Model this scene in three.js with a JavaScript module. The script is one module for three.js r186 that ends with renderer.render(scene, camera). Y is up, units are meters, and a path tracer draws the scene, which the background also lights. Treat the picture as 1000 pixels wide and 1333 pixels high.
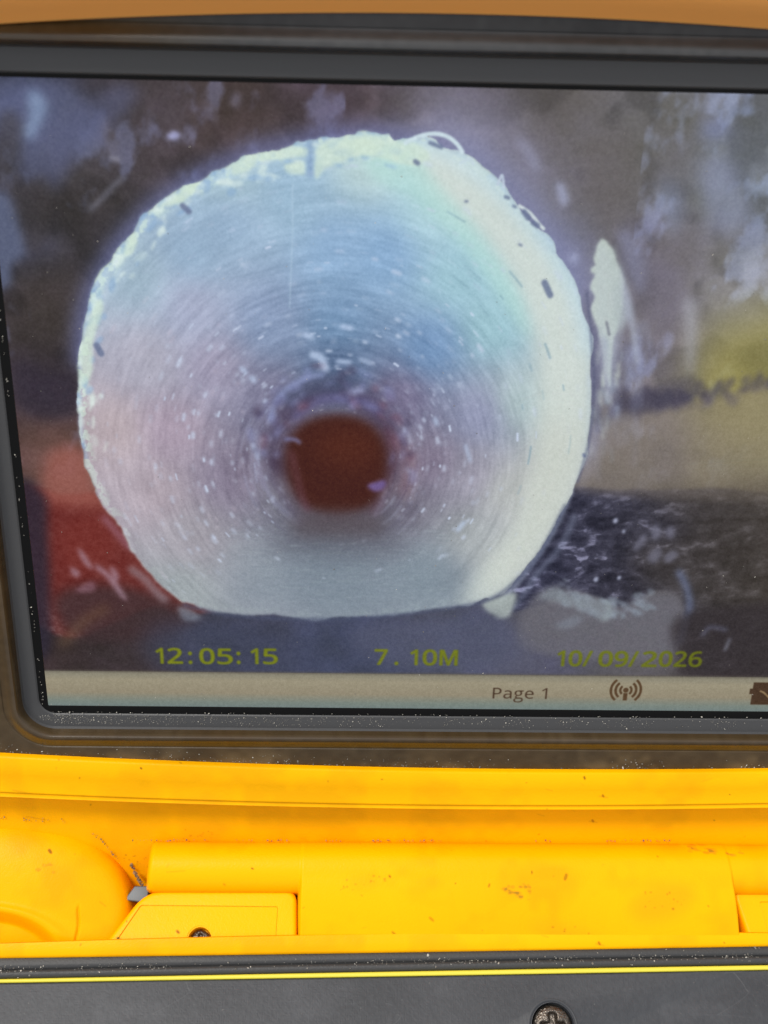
import * as THREE from 'three';
import { RoundedBoxGeometry } from 'three/addons/geometries/RoundedBoxGeometry.js';
import { Brush, Evaluator, SUBTRACTION } from 'three-bvh-csg';
import { toCreasedNormals } from 'three/addons/utils/BufferGeometryUtils.js';

// ---------------------------------------------------------------- camera, sky, sun, exposure
const MM = 0.001, TILT = -40 * Math.PI / 180, LIFT = 0.1;   // the screen leans back 40 degrees; LIFT is the height of its lower left corner
const scene = new THREE.Scene();
const lean = new THREE.Quaternion().setFromAxisAngle(new THREE.Vector3(1, 0, 0), TILT);
const onLid = (x, y, z) => new THREE.Vector3(x * MM, y * MM, z * MM).applyQuaternion(lean).add(new THREE.Vector3(0, LIFT, 0));
const camera = new THREE.PerspectiveCamera(55.0, 0.75, 0.01, 400);
camera.position.copy(onLid(65.69, 110.8, 182.81));
camera.quaternion.copy(lean).multiply(new THREE.Quaternion().setFromEuler(new THREE.Euler(-0.34785, -0.02432, 0.02138, 'YXZ')));
camera.focus = 0.206; camera.userData.fStop = 14;

const skyW = 256, skyH = 128, skyData = new Float32Array(skyW * skyH * 4);
for (let j = 0; j < skyH; j++) for (let i = 0; i < skyW; i++) {
  const up = ((j + 0.5) / skyH - 0.5) * Math.PI, a = (i / skyW) * 2 * Math.PI, s = Math.max(0, Math.sin(up));
  const cloud = 1 + 0.10 * Math.sin(3 * a + 4 * s) * Math.cos(up) + 0.06 * Math.sin(7 * a - 6 * s + 1) * Math.cos(up);
  const l = (0.48 + 0.42 * s) * cloud, o = (j * skyW + i) * 4;
  skyData[o] = l * 0.98; skyData[o + 1] = l * 1.0; skyData[o + 2] = l * 1.05; skyData[o + 3] = 1;
}
const sky = new THREE.DataTexture(skyData, skyW, skyH, THREE.RGBAFormat, THREE.FloatType);
sky.mapping = THREE.EquirectangularReflectionMapping; sky.magFilter = THREE.LinearFilter; sky.needsUpdate = true;
scene.background = sky; scene.environment = sky;
const sun = new THREE.DirectionalLight(new THREE.Color(1, 0.96, 0.9), 2.1);
sun.position.set(-0.7, 2.0, -0.25); sun.target.position.set(0.07, 0.08, 0); sun.castShadow = true; sun.shadow.radius = 24;
Object.assign(sun.shadow.camera, { left: -0.4, right: 0.4, top: 0.4, bottom: -0.4, near: 0.1, far: 5 });
scene.add(sun, sun.target);

const renderer = new THREE.WebGLRenderer({ antialias: true });
renderer.setSize(768, 1024); renderer.shadowMap.enabled = true;
renderer.toneMapping = THREE.LinearToneMapping; renderer.toneMappingExposure = 1.15;

// ---------------------------------------------------------------- helpers
let seed = 7;
const rnd = () => { seed = (seed + 0x6d2b79f5) | 0; let t = Math.imul(seed ^ (seed >>> 15), 1 | seed); t = (t + Math.imul(t ^ (t >>> 7), 61 | t)) ^ t; return ((t ^ (t >>> 14)) >>> 0) / 4294967296; };
const clamp = (x, a = 0, b = 1) => Math.min(b, Math.max(a, x)), mixn = (a, b, t) => a + (b - a) * t;
const sst = (a, b, x) => { const t = clamp((x - a) / (b - a)); return t * t * (3 - 2 * t); };
const hash = (x, y, s) => { let h = Math.imul(x, 374761393) ^ Math.imul(y, 668265263) ^ Math.imul(s, 2246822519); h = Math.imul(h ^ (h >>> 13), 1274126177); return ((h ^ (h >>> 16)) >>> 0) / 4294967296; };
function noise(x, y, s = 0) {
  const ix = Math.floor(x), iy = Math.floor(y); let fx = x - ix, fy = y - iy; fx *= fx * (3 - 2 * fx); fy *= fy * (3 - 2 * fy);
  return mixn(mixn(hash(ix, iy, s), hash(ix + 1, iy, s), fx), mixn(hash(ix, iy + 1, s), hash(ix + 1, iy + 1, s), fx), fy);
}
const fbm = (x, y, s = 0, n = 4) => { let v = 0, a = 0.5, t = 0; for (let i = 0; i < n; i++) { v += a * noise(x, y, s + i); t += a; a *= 0.5; x *= 2.03; y *= 2.03; } return v / t; };
const canvas = (w, h) => { const c = document.createElement('canvas'); c.width = w; c.height = h; return c; };
function tex(c, srgb = true, rx = 1, ry = 1) {
  const t = new THREE.CanvasTexture(c); if (srgb) t.colorSpace = THREE.SRGBColorSpace;
  t.wrapS = t.wrapT = THREE.RepeatWrapping; t.repeat.set(rx, ry); t.magFilter = THREE.LinearFilter; return t;
}
function paint(w, h, f) {                                         // f(x, y) gives [r, g, b] 0..255
  const c = canvas(w, h), g = c.getContext('2d'), im = g.createImageData(w, h);
  for (let y = 0, o = 0; y < h; y++) for (let x = 0; x < w; x++, o += 4) { const v = f(x, y); im.data[o] = v[0]; im.data[o + 1] = v[1]; im.data[o + 2] = v[2]; im.data[o + 3] = 255; }
  g.putImageData(im, 0, 0); return c;
}
const tileNoise = (x, y, w, h, cells, s) => { // wraps over w, h
  const px = (x / w) * cells, py = (y / h) * cells, ix = Math.floor(px), iy = Math.floor(py); let fx = px - ix, fy = py - iy; fx *= fx * (3 - 2 * fx); fy *= fy * (3 - 2 * fy);
  const H = (a, b) => hash(((a % cells) + cells) % cells, ((b % cells) + cells) % cells, s);
  return mixn(mixn(H(ix, iy), H(ix + 1, iy), fx), mixn(H(ix, iy + 1), H(ix + 1, iy + 1), fx), fy);
};

// ---------------------------------------------------------------- materials
const grain = tex(paint(512, 512, (x, y) => { const v = 255 * (0.4 * tileNoise(x, y, 512, 512, 128, 1) + 0.35 * tileNoise(x, y, 512, 512, 64, 2) + 0.25 * tileNoise(x, y, 512, 512, 24, 3)); return [v, v, v]; }), false, 1 / 24, 1 / 24);
const leather = tex(paint(512, 512, (x, y) => {
  const a = tileNoise(x, y, 512, 512, 30, 4), b = Math.abs(tileNoise(x * 1, y * 3, 512, 1536, 60, 5) * 2 - 1), c = tileNoise(x, y, 512, 512, 120, 6); const v = 255 * (0.35 * a + 0.45 * b + 0.2 * c); return [v, v, v];
}), false, 1 / 30, 1 / 30);
// moulded yellow plastic: faint mottling, scuffs and ingrained specks (200 mm of it)
const yellowC = paint(1024, 1024, (x, y) => {
  const a = tileNoise(x, y, 1024, 1024, 6, 11), b = tileNoise(x, y, 1024, 1024, 22, 12), c = tileNoise(x, y, 1024, 1024, 90, 13), d = clamp((0.5 * b + 0.3 * a + 0.2 * c - 0.54) * 4) * 0.055;
  const m = 1 - 0.05 * (a - 0.5) - d; return [248 * m + 4, 178 * m - 10 * d, 18 * d];
});
{ const g = yellowC.getContext('2d');
  for (let i = 0; i < 210; i++) { const x = rnd() * 1024, y = rnd() * 1024, r = 0.5 + rnd() * rnd() * 2.6; g.fillStyle = `rgba(${80 + rnd() * 40},${50 + rnd() * 25},15,${0.2 + rnd() * 0.5})`; g.beginPath(); g.ellipse(x, y, r * (1 + rnd()), r * 0.7, rnd() * 3, 0, 7); g.fill(); }
  g.lineCap = 'round';
  for (let i = 0; i < 26; i++) { const x = rnd() * 1024, y = rnd() * 1024; g.save(); g.filter = 'blur(7px)'; g.fillStyle = `rgba(${150 + rnd() * 30},${96 + rnd() * 16},${20 + rnd() * 30},${0.12 + rnd() * 0.16})`; g.beginPath(); g.ellipse(x, y, 12 + rnd() * 46, 5 + rnd() * 14, (rnd() - 0.5) * 0.7, 0, 7); g.fill(); g.restore(); for (let j = 0; j < 14; j++) { g.fillStyle = `rgba(110,70,20,${0.1 + rnd() * 0.35})`; g.fillRect(x + (rnd() - 0.5) * 50, y + (rnd() - 0.5) * 18, 1 + rnd() * 2, 1 + rnd()); } }
  for (let i = 0; i < 15; i++) {                                   // ingrained brown smears, each a streak of small blots
    const x = rnd() * 1024, y = rnd() * 1024, a = (rnd() - 0.5) * 0.5, L = 30 + rnd() * 90;
    for (let j = 0; j < 90; j++) { const u = rnd() * L, v = (rnd() + rnd() - 1) * (4 + 7 * noise(u / 12, i, 14)), k = noise(u / 7, v / 3, 15 + i); if (k < 0.45) continue; g.fillStyle = `rgba(${104 + rnd() * 40},${74 + rnd() * 20},${38 + rnd() * 20},${0.08 + 0.3 * rnd() * k})`; g.beginPath(); g.ellipse(x + Math.cos(a) * u - Math.sin(a) * v, y + Math.sin(a) * u + Math.cos(a) * v, 0.7 + rnd() * 3.2, 0.6 + rnd() * 1.4, a, 0, 7); g.fill(); }
  }
  for (let i = 0; i < 120; i++) { const x = rnd() * 1024, y = rnd() * 1024; g.strokeStyle = `rgba(150,95,20,${0.08 + rnd() * 0.2})`; g.lineWidth = 0.6 + rnd() * 1.4; g.beginPath(); g.moveTo(x, y); g.lineTo(x + (rnd() - 0.3) * 30, y + (rnd() - 0.5) * 9); g.stroke(); } }
const yellow = new THREE.MeshPhysicalMaterial({ name: 'yellow plastic', map: tex(yellowC, true, 1 / 200, 1 / 200), roughness: 0.38, bumpMap: grain, bumpScale: 0.00004, specularIntensity: 0.16 });
const bezelMap = tex(paint(512, 512, (x, yy) => { const y = 511 - yy; const v = 56 + 10 * (tileNoise(x, y, 512, 512, 10, 21) - 0.5) + 9 * (tileNoise(x, y, 512, 512, 160, 22) - 0.5) + 5 * (tileNoise(x, y * 4, 512, 2048, 40, 23) - 0.5); const film = sst(50, 18, y) * sst(0.35, 0.75, 0.6 * tileNoise(x, y, 512, 512, 16, 26) + 0.4 * tileNoise(x, y, 512, 512, 90, 27)) * 40; const brownReflection = Math.max(sst(300, 100, y), sst(170, 95, x)) * (0.85 + 0.3 * (tileNoise(x, y, 512, 512, 14, 24) - 0.5)); return [v + 12 * brownReflection + film, v - 6 * brownReflection + film * 0.92, v - 32 * brownReflection + film * 0.75]; }), true, 1 / 210, 1 / 170);
bezelMap.offset.set(22 / 210, 22 / 170);   // yellow-brown reflection painted into its lower and left sides, dust along the bottom
const darkPlastic = new THREE.MeshPhysicalMaterial({ name: 'dark plastic', map: bezelMap, roughness: 0.42, specularIntensity: 0.6, bumpMap: grain, bumpScale: 0.00003 });
const slopePlastic = new THREE.MeshPhysicalMaterial({ name: 'bevel plastic', color: new THREE.Color(0.045, 0.045, 0.046), roughness: 0.4, bumpMap: grain, bumpScale: 0.000015 });
const beadPlastic = new THREE.MeshPhysicalMaterial({ name: 'bead plastic', map: bezelMap, color: new THREE.Color(1, 1, 1), roughness: 0.24 });
const blackGloss = new THREE.MeshPhysicalMaterial({ name: 'black mask', color: new THREE.Color(0.003, 0.003, 0.003), roughness: 0.4, specularIntensity: 0.25 });
const rubber = new THREE.MeshStandardMaterial({ name: 'rubber', color: new THREE.Color(0.034, 0.034, 0.034), roughness: 0.55, bumpMap: grain, bumpScale: 0.00006 });
const panelC = paint(1024, 1024, (x, y) => { const v = 52 + 10 * (tileNoise(x, y, 1024, 1024, 7, 31) - 0.5) + 7 * (tileNoise(x, y, 1024, 1024, 200, 32) - 0.5) + 6 * clamp((tileNoise(x, y * 2, 1024, 2048, 30, 33) - 0.6) * 4); return [v - 2, v, v + 4]; });
{ const g = panelC.getContext('2d'); g.lineCap = 'round';
  for (let i = 0; i < 150; i++) { const x = rnd() * 1024, y = rnd() * 1024, a = rnd() < 0.7 ? (rnd() - 0.5) * 0.8 : rnd() * 3, l = 5 + rnd() ** 3 * 90; g.strokeStyle = `rgba(${rnd() < 0.6 ? '150,150,148' : '30,30,30'},${0.06 + rnd() * 0.2})`; g.lineWidth = 0.6 + rnd() * 0.9; g.beginPath(); g.moveTo(x, y); g.quadraticCurveTo(x + l * 0.5, y + (rnd() - 0.5) * 5, x + Math.cos(a) * l, y + Math.sin(a) * l); g.stroke(); }
  for (let i = 0; i < 260; i++) { g.fillStyle = `rgba(150,145,132,${0.15 + rnd() * 0.4})`; g.fillRect(rnd() * 1024, rnd() * 1024, 1 + rnd(), 1 + rnd()); } }
const panelMap = tex(panelC, true, 1 / 120, 1 / 120);
const greyPanel = new THREE.MeshPhysicalMaterial({ name: 'grey panel', map: panelMap, roughness: 0.55, bumpMap: leather, bumpScale: 0.00004 });
const limeEdge = new THREE.MeshStandardMaterial({ name: 'yellow edge', color: new THREE.Color(0.72, 0.62, 0.05), roughness: 0.5 });
const steel = new THREE.MeshStandardMaterial({ name: 'dark steel', color: new THREE.Color(0.15, 0.13, 0.11), metalness: 1, roughness: 0.42, bumpMap: grain, bumpScale: 0.0002 });
const pinGrey = new THREE.MeshStandardMaterial({ name: 'grey metal', color: new THREE.Color(0.1, 0.115, 0.125), metalness: 0.3, roughness: 0.5 });

// ---------------------------------------------------------------- the picture on the screen (10 pixels per millimetre)
const VW = 1627, VH = 1220;
function video() {
  const c = canvas(VW, VH), g = c.getContext('2d');
  const P1 = (q) => q;
  const curve = (ctx, p, close = true) => {                       // smooth closed or open curve through points
    const n = p.length, q = (i) => (close ? p[(i + n) % n] : p[clamp(i, 0, n - 1)]);
    ctx.beginPath(); ctx.moveTo(...p[0]);
    for (let i = 0; i < (close ? n : n - 1); i++) { const [a, b, d, e] = [q(i - 1), q(i), q(i + 1), q(i + 2)]; ctx.bezierCurveTo(b[0] + (d[0] - a[0]) / 6, b[1] + (d[1] - a[1]) / 6, d[0] - (e[0] - b[0]) / 6, d[1] - (e[1] - b[1]) / 6, d[0], d[1]); }
  };
  const dense = (p, k, amp, s) => {                                // subdivided and roughened outline
    const o = [], n = p.length;
    for (let i = 0; i < n; i++) for (let j = 0; j < k; j++) {
      const t = j / k, a = p[(i + n - 1) % n], b = p[i], d = p[(i + 1) % n], e = p[(i + 2) % n], h = (u) => 0.5 * (2 * b[u] + (d[u] - a[u]) * t + (2 * a[u] - 5 * b[u] + 4 * d[u] - e[u]) * t * t + (3 * b[u] - a[u] - 3 * d[u] + e[u]) * t * t * t);
      const m = o.length; o.push([h(0) + (fbm(m * 0.13, 3, s, 5) - 0.5) * amp * 2, h(1) + (fbm(m * 0.13, 9, s + 5, 5) - 0.5) * amp * 2]);
    }
    return o;
  };
  const poly = (ctx, p) => { ctx.beginPath(); p.forEach((q, i) => (i ? ctx.lineTo(...q) : ctx.moveTo(...q))); ctx.closePath(); };
  const rgb = (r, gg, b, a = 1) => `rgba(${r},${gg},${b},${a})`;
  const soft = (blur, f, op) => { g.save(); g.filter = blur ? `blur(${blur}px)` : 'none'; if (op) g.globalCompositeOperation = op; f(); g.restore(); };
  const many = (blur, f) => {                                      // many strokes on one layer, softened together
    const l = canvas(VW, VH), k = l.getContext('2d'); f(k);
    g.save(); g.filter = blur ? `blur(${blur}px)` : 'none'; g.drawImage(l, 0, 0); g.restore();
  };
  const blob = (p, col, blur) => soft(blur, () => { g.fillStyle = col; curve(g, p); g.fill(); });
  const line = (p, col, w, blur = 0) => soft(blur, () => { g.strokeStyle = col; g.lineWidth = w; g.lineCap = 'round'; g.lineJoin = 'round'; curve(g, p, false); g.stroke(); });

  const outline = [[554, 94], [607, 83], [661, 77], [714, 84], [774, 86], [850, 121], [907, 165], [954, 214], [1004, 266], [1048, 338], [1078, 424], [1094, 526], [1093, 617], [1080, 703], [1050, 779], [1013, 862], [973, 918], [928, 958], [863, 978], [769, 995], [674, 1005], [580, 1010], [485, 1005], [407, 1003], [336, 992], [286, 971], [239, 923], [200, 861], [170, 804], [144, 756], [128, 701], [120, 632], [117, 564], [127, 484], [143, 405], [174, 336], [211, 281], [260, 229], [312, 187], [368, 154], [427, 127], [487, 106]];
  const edge = dense(outline, 16, 9, 31), C = [[605, 674]][0], PX = 1.5;

  // colours of the mud, the wall behind and the pipe's inside, with reflected red, yellow and haze painted in, spread from a few places
  const spread = (samples, pow) => {
    const W = 82, H = 62, f = new Float32Array(W * H * 3);
    for (let j = 0; j < H; j++) for (let i = 0; i < W; i++) {
      let t = 0, a = [0, 0, 0];
      for (const [x, y, r, gg, b] of samples) { const d = ((x - i * 20) ** 2 + (y - j * 20) ** 2 + 900) ** (-pow / 2); t += d; a[0] += d * r; a[1] += d * gg; a[2] += d * b; }
      for (let k = 0; k < 3; k++) f[(j * W + i) * 3 + k] = a[k] / t;
    }
    return (x, y) => { const u = clamp(x / 20, 0, W - 1.001), v = clamp(y / 20, 0, H - 1.001), i = Math.floor(u), j = Math.floor(v), p = u - i, q = v - j, o = (j * W + i) * 3; return [0, 1, 2].map((k) => mixn(mixn(f[o + k], f[o + 3 + k], p), mixn(f[o + W * 3 + k], f[o + W * 3 + 3 + k], p), q)); };
  };
  const mud = spread([[56, 48, 72, 76, 99], [135, 184, 64, 59, 59], [291, 43, 72, 64, 68], [422, 52, 75, 63, 63], [75, 385, 61, 54, 52], [581, 37, 88, 75, 82], [820, 56, 133, 127, 142], [989, 167, 106, 102, 106], [1160, 100, 102, 100, 100], [1314, 135, 112, 117, 123], [951, 17, 98, 93, 93], [1193, 269, 115, 110, 119], [1343, 335, 133, 131, 134], [970, 273, 98, 100, 121], [1213, 437, 121, 115, 123], [1372, 537, 142, 134, 87], [1222, 646, 117, 110, 106], [1360, 660, 133, 124, 95], [61, 528, 55, 48, 54], [70, 664, 99, 72, 66], [34, 251, 64, 64, 79], [81, 972, 59, 43, 41], [152, 1059, 55, 46, 48], [389, 1074, 59, 61, 77], [627, 1071, 63, 68, 90], [899, 1050, 76, 79, 100], [1055, 995, 93, 91, 98], [1266, 1028, 98, 95, 100], [1448, 1062, 57, 49, 51], [1258, 822, 62, 60, 68], [1413, 820, 68, 60, 55], [1029, 1084, 79, 79, 95]], 3.2);
  const inside = spread([[526, 176, 158, 188, 211], [416, 230, 154, 180, 206], [346, 285, 152, 178, 203], [247, 327, 162, 185, 202], [341, 381, 171, 178, 203], [251, 482, 176, 175, 191], [184, 616, 186, 172, 178], [287, 614, 181, 166, 183], [250, 739, 182, 170, 180], [379, 494, 174, 169, 192], [401, 705, 164, 155, 175], [320, 835, 170, 166, 175], [441, 900, 154, 160, 170], [626, 931, 133, 144, 156], [798, 912, 140, 152, 163], [887, 827, 172, 178, 181], [789, 668, 159, 149, 170], [865, 698, 170, 167, 183], [874, 575, 161, 166, 194], [781, 444, 135, 167, 206], [691, 279, 141, 175, 210], [608, 280, 146, 178, 211], [832, 317, 162, 200, 213], [772, 197, 174, 208, 217], [661, 122, 190, 214, 216], [609, 404, 135, 166, 200], [481, 406, 151, 169, 200], [493, 551, 154, 152, 178], [609, 490, 124, 144, 177], [726, 547, 147, 141, 170], [893, 399, 162, 200, 211], [960, 544, 175, 194, 197], [942, 729, 182, 186, 186], [519, 767, 145, 144, 159], [716, 764, 143, 138, 153], [299, 952, 162, 170, 174], [580, 865, 131, 141, 153], [419, 153, 171, 197, 210]], 3.4);
  // which part of the screen is pipe
  const mc = canvas(VW, VH), mg = mc.getContext('2d'); mg.fillStyle = '#000'; mg.fillRect(0, 0, VW, VH); mg.filter = 'blur(2.5px)'; mg.fillStyle = '#fff'; poly(mg, edge); mg.fill();
  const mask = mg.getImageData(0, 0, VW, VH).data;
  const maskOf = (p, blur) => { const a = canvas(VW, VH), k = a.getContext('2d'); k.fillStyle = '#000'; k.fillRect(0, 0, VW, VH); k.filter = `blur(${blur}px)`; k.fillStyle = '#fff'; poly(k, p); k.fill(); return k.getImageData(0, 0, VW, VH).data; };
  const wet = dense([[1002, 719], [1154, 720], [1246, 720], [1352, 717], [1460, 720], [1598, 720], [1665, 1096], [1522, 1119], [1357, 1114], [1330, 992], [1304, 949], [1256, 941], [1204, 976], [1163, 963], [1082, 943], [1021, 978], [927, 997], [955, 927], [996, 842]], 10, 5, 71), wetMask = maskOf(wet, 3);
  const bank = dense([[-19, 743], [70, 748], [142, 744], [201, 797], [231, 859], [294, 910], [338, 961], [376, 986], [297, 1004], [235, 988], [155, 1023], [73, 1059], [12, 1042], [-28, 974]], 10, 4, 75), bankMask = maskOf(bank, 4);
  const deep = maskOf(edge, 17);
  const im = g.createImageData(VW, VH), waterTop = [[851, 724], [1460, 722]].map((q) => q[1]);
  for (let y = 0, o = 0; y < VH; y++) for (let x = 0; x < VW; x++, o += 4) {
    const m = mask[o] / 255; let v = [0, 0, 0];
    if (m < 1) {
      const n = fbm(x / 60, y / 45, 41) - 0.5, f = fbm(x / 9, y / 7, 44, 3) - 0.5, q = mud(x, y), k = 1 + n * mixn(0.4, 0.16, sst(500, 1000, x)) + f * 0.045;
      const wetStreak = sst(0.52, 0.7, 0.7 * fbm((x + y * 0.5) / 75, (y - x * 0.5) / 130, 63, 4) + 0.3 * fbm(x / 22, y / 30, 64, 3)) * sst(820, 560, y) * sst(900, 700, Math.abs(x - 160) < 460 ? 0 : Math.abs(x - 1380) < 240 ? 700 : 900), gap = sst(0.5, 0.36, fbm(x / 95, y / 95, 65, 3)) * 0.16 * sst(820, 560, y);
      v = [q[0] * k * (1 - gap) + 26 * wetStreak, q[1] * k * (1 - gap) + 32 * wetStreak, q[2] * (k + n * 0.12) * (1 - gap) + 48 * wetStreak];
      const ws = wetMask[o] / 255, bs = bankMask[o] / 255;
      if (ws > 0) {                                                // choppy water over dark silt
        const near = clamp(1 - (x - 1000) / 520), dn = (y - waterTop[0]) / 240, wx = x + 26 * fbm(x / 60, y / 40, 47), wy = y + x * 0.06 + 20 * fbm(x / 70, y / 50, 48);
        const bump = fbm(wx / 27, wy / 16, 46, 4), fl = fbm(wx / 30, wy / 12, 45, 4), l = (sst(0.52, 0.74, bump) * (12 + 44 * near * sst(-0.25, 0.5, dn)) * (0.5 + sst(0.4, 0.7, fl)) - sst(0.5, 0.3, bump) * 12 + (fl - 0.5) * (16 + 30 * near)), w = [mixn(62, 52, near), mixn(57, 53, near), mixn(56, 74, near)];
        v = [0, 1, 2].map((i) => mixn(v[i], w[i] + l * (i === 2 ? 1.12 : 1), ws));
      }
      if (bs > 0) {                                                // wet bank, the reflected red painted into its colour
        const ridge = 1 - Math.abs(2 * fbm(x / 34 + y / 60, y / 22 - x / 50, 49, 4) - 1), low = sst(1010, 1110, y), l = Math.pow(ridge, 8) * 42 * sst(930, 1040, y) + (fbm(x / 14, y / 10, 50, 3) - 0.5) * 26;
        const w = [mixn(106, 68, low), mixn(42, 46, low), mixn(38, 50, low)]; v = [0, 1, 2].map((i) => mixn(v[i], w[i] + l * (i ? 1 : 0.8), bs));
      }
    }
    if (m > 0) {
      const dx = x - C[0], dy = y - C[1], r = Math.hypot(dx, dy) / PX, a = Math.atan2(dy, dx), q = inside(x, y), wet = sst(C[1] + 110, C[1] + 190, y) * sst(330, 150, Math.abs(dx));
      const ring = fbm(r / 4.6, a * 2.6, 51, 3) - 0.5, dash = fbm((a * 190) / 14, r / 3.4 + a * 0.6, 55, 3) - 0.5, hoop = fbm((a * 190) / 26, r / 9 - a * 0.4, 57, 4) - 0.5, big = fbm(x / 70, y / 55, 58) - 0.5, fine = noise(x / 2.2, y / 2.2, 59) - 0.5;
      const k = (ring * 22 * sst(360, 200, r) + dash * 15 + hoop * 20) * (1 - 0.75 * wet) * sst(50, 110, r) - 2 - 30 * Math.exp(-(((r - 115) / 85) ** 2)) * (1 - 0.6 * wet) + big * 16 + fine * 4;
      const dp = clamp((deep[o] / 255 - 0.5) * 2), upper = sst(0.75, 0.2, Math.abs(Math.atan2(Math.sin(a + 2.15), Math.cos(a + 2.15))) / 2.2), worn = 0.55 * fbm(a * 13, dp * 2 + 3, 60, 3) + 0.45 * fbm(x / 9, y / 9, 62, 3), pale = sst(0.49, 0.58, worn + 0.05 * upper - 0.03 * dp) * sst(0.98, 0.5, dp) * mixn(0.1, 0.85, upper);
      const blue = sst(0.6, 0, dp) * 0.6 * sst(2.6, 1.4, Math.abs(a + 2));
      v = [0, 1, 2].map((i) => mixn(v[i], mixn(mixn(q[i] + k, [150, 176, 206][i], blue), [204, 225, 212][i] + big * 30, pale), m));
    }
    im.data[o] = clamp(v[0], 0, 255); im.data[o + 1] = clamp(v[1], 0, 255); im.data[o + 2] = clamp(v[2], 0, 255); im.data[o + 3] = 255;
  }
  g.putImageData(im, 0, 0);

  const outsideClip = () => { g.beginPath(); g.rect(0, 0, VW, VH); edge.forEach((q, i) => (i ? g.lineTo(...q) : g.moveTo(...q))); g.closePath(); g.clip('evenodd'); };
  // bluish light spilling from the rim onto the mud
  g.save(); outsideClip();
  soft(16, () => { g.strokeStyle = rgb(112, 120, 172, 0.85); g.lineWidth = 30; curve(g, [[129, 498], [143, 405], [174, 336], [211, 281], [260, 229], [312, 187], [368, 154], [427, 127], [487, 106], [554, 94], [607, 83], [661, 77], [728, 83], [808, 97], [878, 137], [951, 207], [1012, 279], [1053, 347]], false); g.stroke(); });
  soft(26, () => { g.strokeStyle = rgb(134, 138, 168, 0.7); g.lineWidth = 88; curve(g, [[767, 64], [877, 124], [965, 209], [1043, 313], [1089, 424], [1114, 541]], false); g.stroke(); });
  // mud and clay patches: upper left
  blob([[8, 13], [112, 4], [175, 27], [183, 82], [126, 139], [96, 165], [57, 160], [49, 110], [2, 61]], rgb(96, 104, 138, 0.6), 12);
  blob([[153, 58], [228, 8], [267, 19], [223, 75], [168, 113], [123, 171], [95, 178], [114, 121]], rgb(86, 92, 124, 0.6), 12);
  blob([[79, 25], [100, 23], [110, 47], [94, 78], [76, 99], [62, 87], [78, 60]], rgb(132, 152, 184, 0.75), 7);
  blob([[-1, 199], [32, 192], [47, 251], [49, 290], [22, 311], [16, 345], [-18, 346]], rgb(92, 100, 128, 0.85), 7);
  blob([[28, 61], [66, 72], [44, 160], [56, 173], [96, 165], [96, 250], [57, 290], [42, 238], [27, 186], [2, 174]], rgb(64, 58, 58, 0.55), 9);
  blob([[310, 89], [323, 80], [336, 85], [323, 95]], rgb(170, 172, 215, 0.85), 3);
  blob([[423, 28], [434, 16], [442, 25], [431, 42]], rgb(130, 126, 150, 0.5), 5);
  line([[170, 212], [193, 193], [217, 169], [231, 159]], rgb(140, 142, 162, 0.5), 9, 4); line([[213, 125], [226, 129]], rgb(150, 148, 160, 0.6), 7, 3); line([[210, 75], [220, 119]], rgb(110, 102, 108, 0.4), 14, 7);
  // upper right
  blob([[766, 45], [875, 80], [962, 168], [939, 42], [872, 31]], rgb(140, 138, 164, 0.4), 20);
  for (const [p, al] of [[[[918, 79], [943, 91], [964, 126], [957, 134], [939, 114]], 0.3], [[[993, 152], [1007, 154], [1018, 182], [1007, 190], [997, 170]], 0.7], [[[1031, 272], [1043, 277], [1041, 288], [1029, 283]], 0.8]]) blob(p, rgb(170, 178, 210, al), 6);
  blob([[1174, 151], [1195, 145], [1224, 178], [1217, 237], [1199, 224], [1183, 187]], rgb(136, 146, 174, 0.6), 14);
  blob([[1241, 48], [1281, 42], [1293, 59], [1265, 77], [1245, 68]], rgb(128, 138, 180, 0.7), 13);
  blob([[1254, 110], [1296, 103], [1318, 141], [1358, 199], [1328, 226], [1277, 217], [1256, 162]], rgb(142, 150, 178, 0.55), 14);
  blob([[1112, 230], [1148, 243], [1175, 297], [1166, 345], [1133, 298]], rgb(138, 142, 172, 0.6), 9); blob([[1036, 77], [1115, 63], [1140, 164], [1091, 231], [1043, 153]], rgb(98, 92, 90, 0.5), 16);
  blob([[1165, 270], [1224, 296], [1251, 393], [1213, 437], [1176, 366]], rgb(112, 106, 122, 0.6), 14);
  // yellow reflection painted into the picture at the right edge
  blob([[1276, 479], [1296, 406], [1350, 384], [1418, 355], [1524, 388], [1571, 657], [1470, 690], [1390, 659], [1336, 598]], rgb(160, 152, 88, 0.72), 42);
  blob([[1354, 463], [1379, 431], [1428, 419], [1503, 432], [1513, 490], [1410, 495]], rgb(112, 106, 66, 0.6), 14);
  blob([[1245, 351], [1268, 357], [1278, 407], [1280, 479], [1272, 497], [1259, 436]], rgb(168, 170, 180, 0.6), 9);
  // dark scum line between wall and silt
  many(4, (k) => { for (let i = 0; i < 150; i++) { const t = rnd(), x = mixn([[1136, 541]][0][0], 1560, t), y = [[1196, 547]][0][1] - 100 * t * t + (rnd() - 0.5) * (46 - 18 * t);  k.fillStyle = rgb(70, 66, 84, 0.2 + rnd() * 0.3); k.beginPath(); k.ellipse(x, y, 6 + rnd() * 14, 4 + rnd() * 8, rnd() * 3, 0, 7); k.fill();  } });
  blob([[1136, 541], [1207, 517], [1278, 494], [1289, 523], [1226, 554], [1170, 582], [1137, 578]], rgb(70, 66, 82, 0.6), 8);
  blob([[9, 486], [64, 499], [120, 513], [120, 579], [70, 595], [27, 588], [1, 559]], rgb(48, 42, 54, 0.7), 10);
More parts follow.
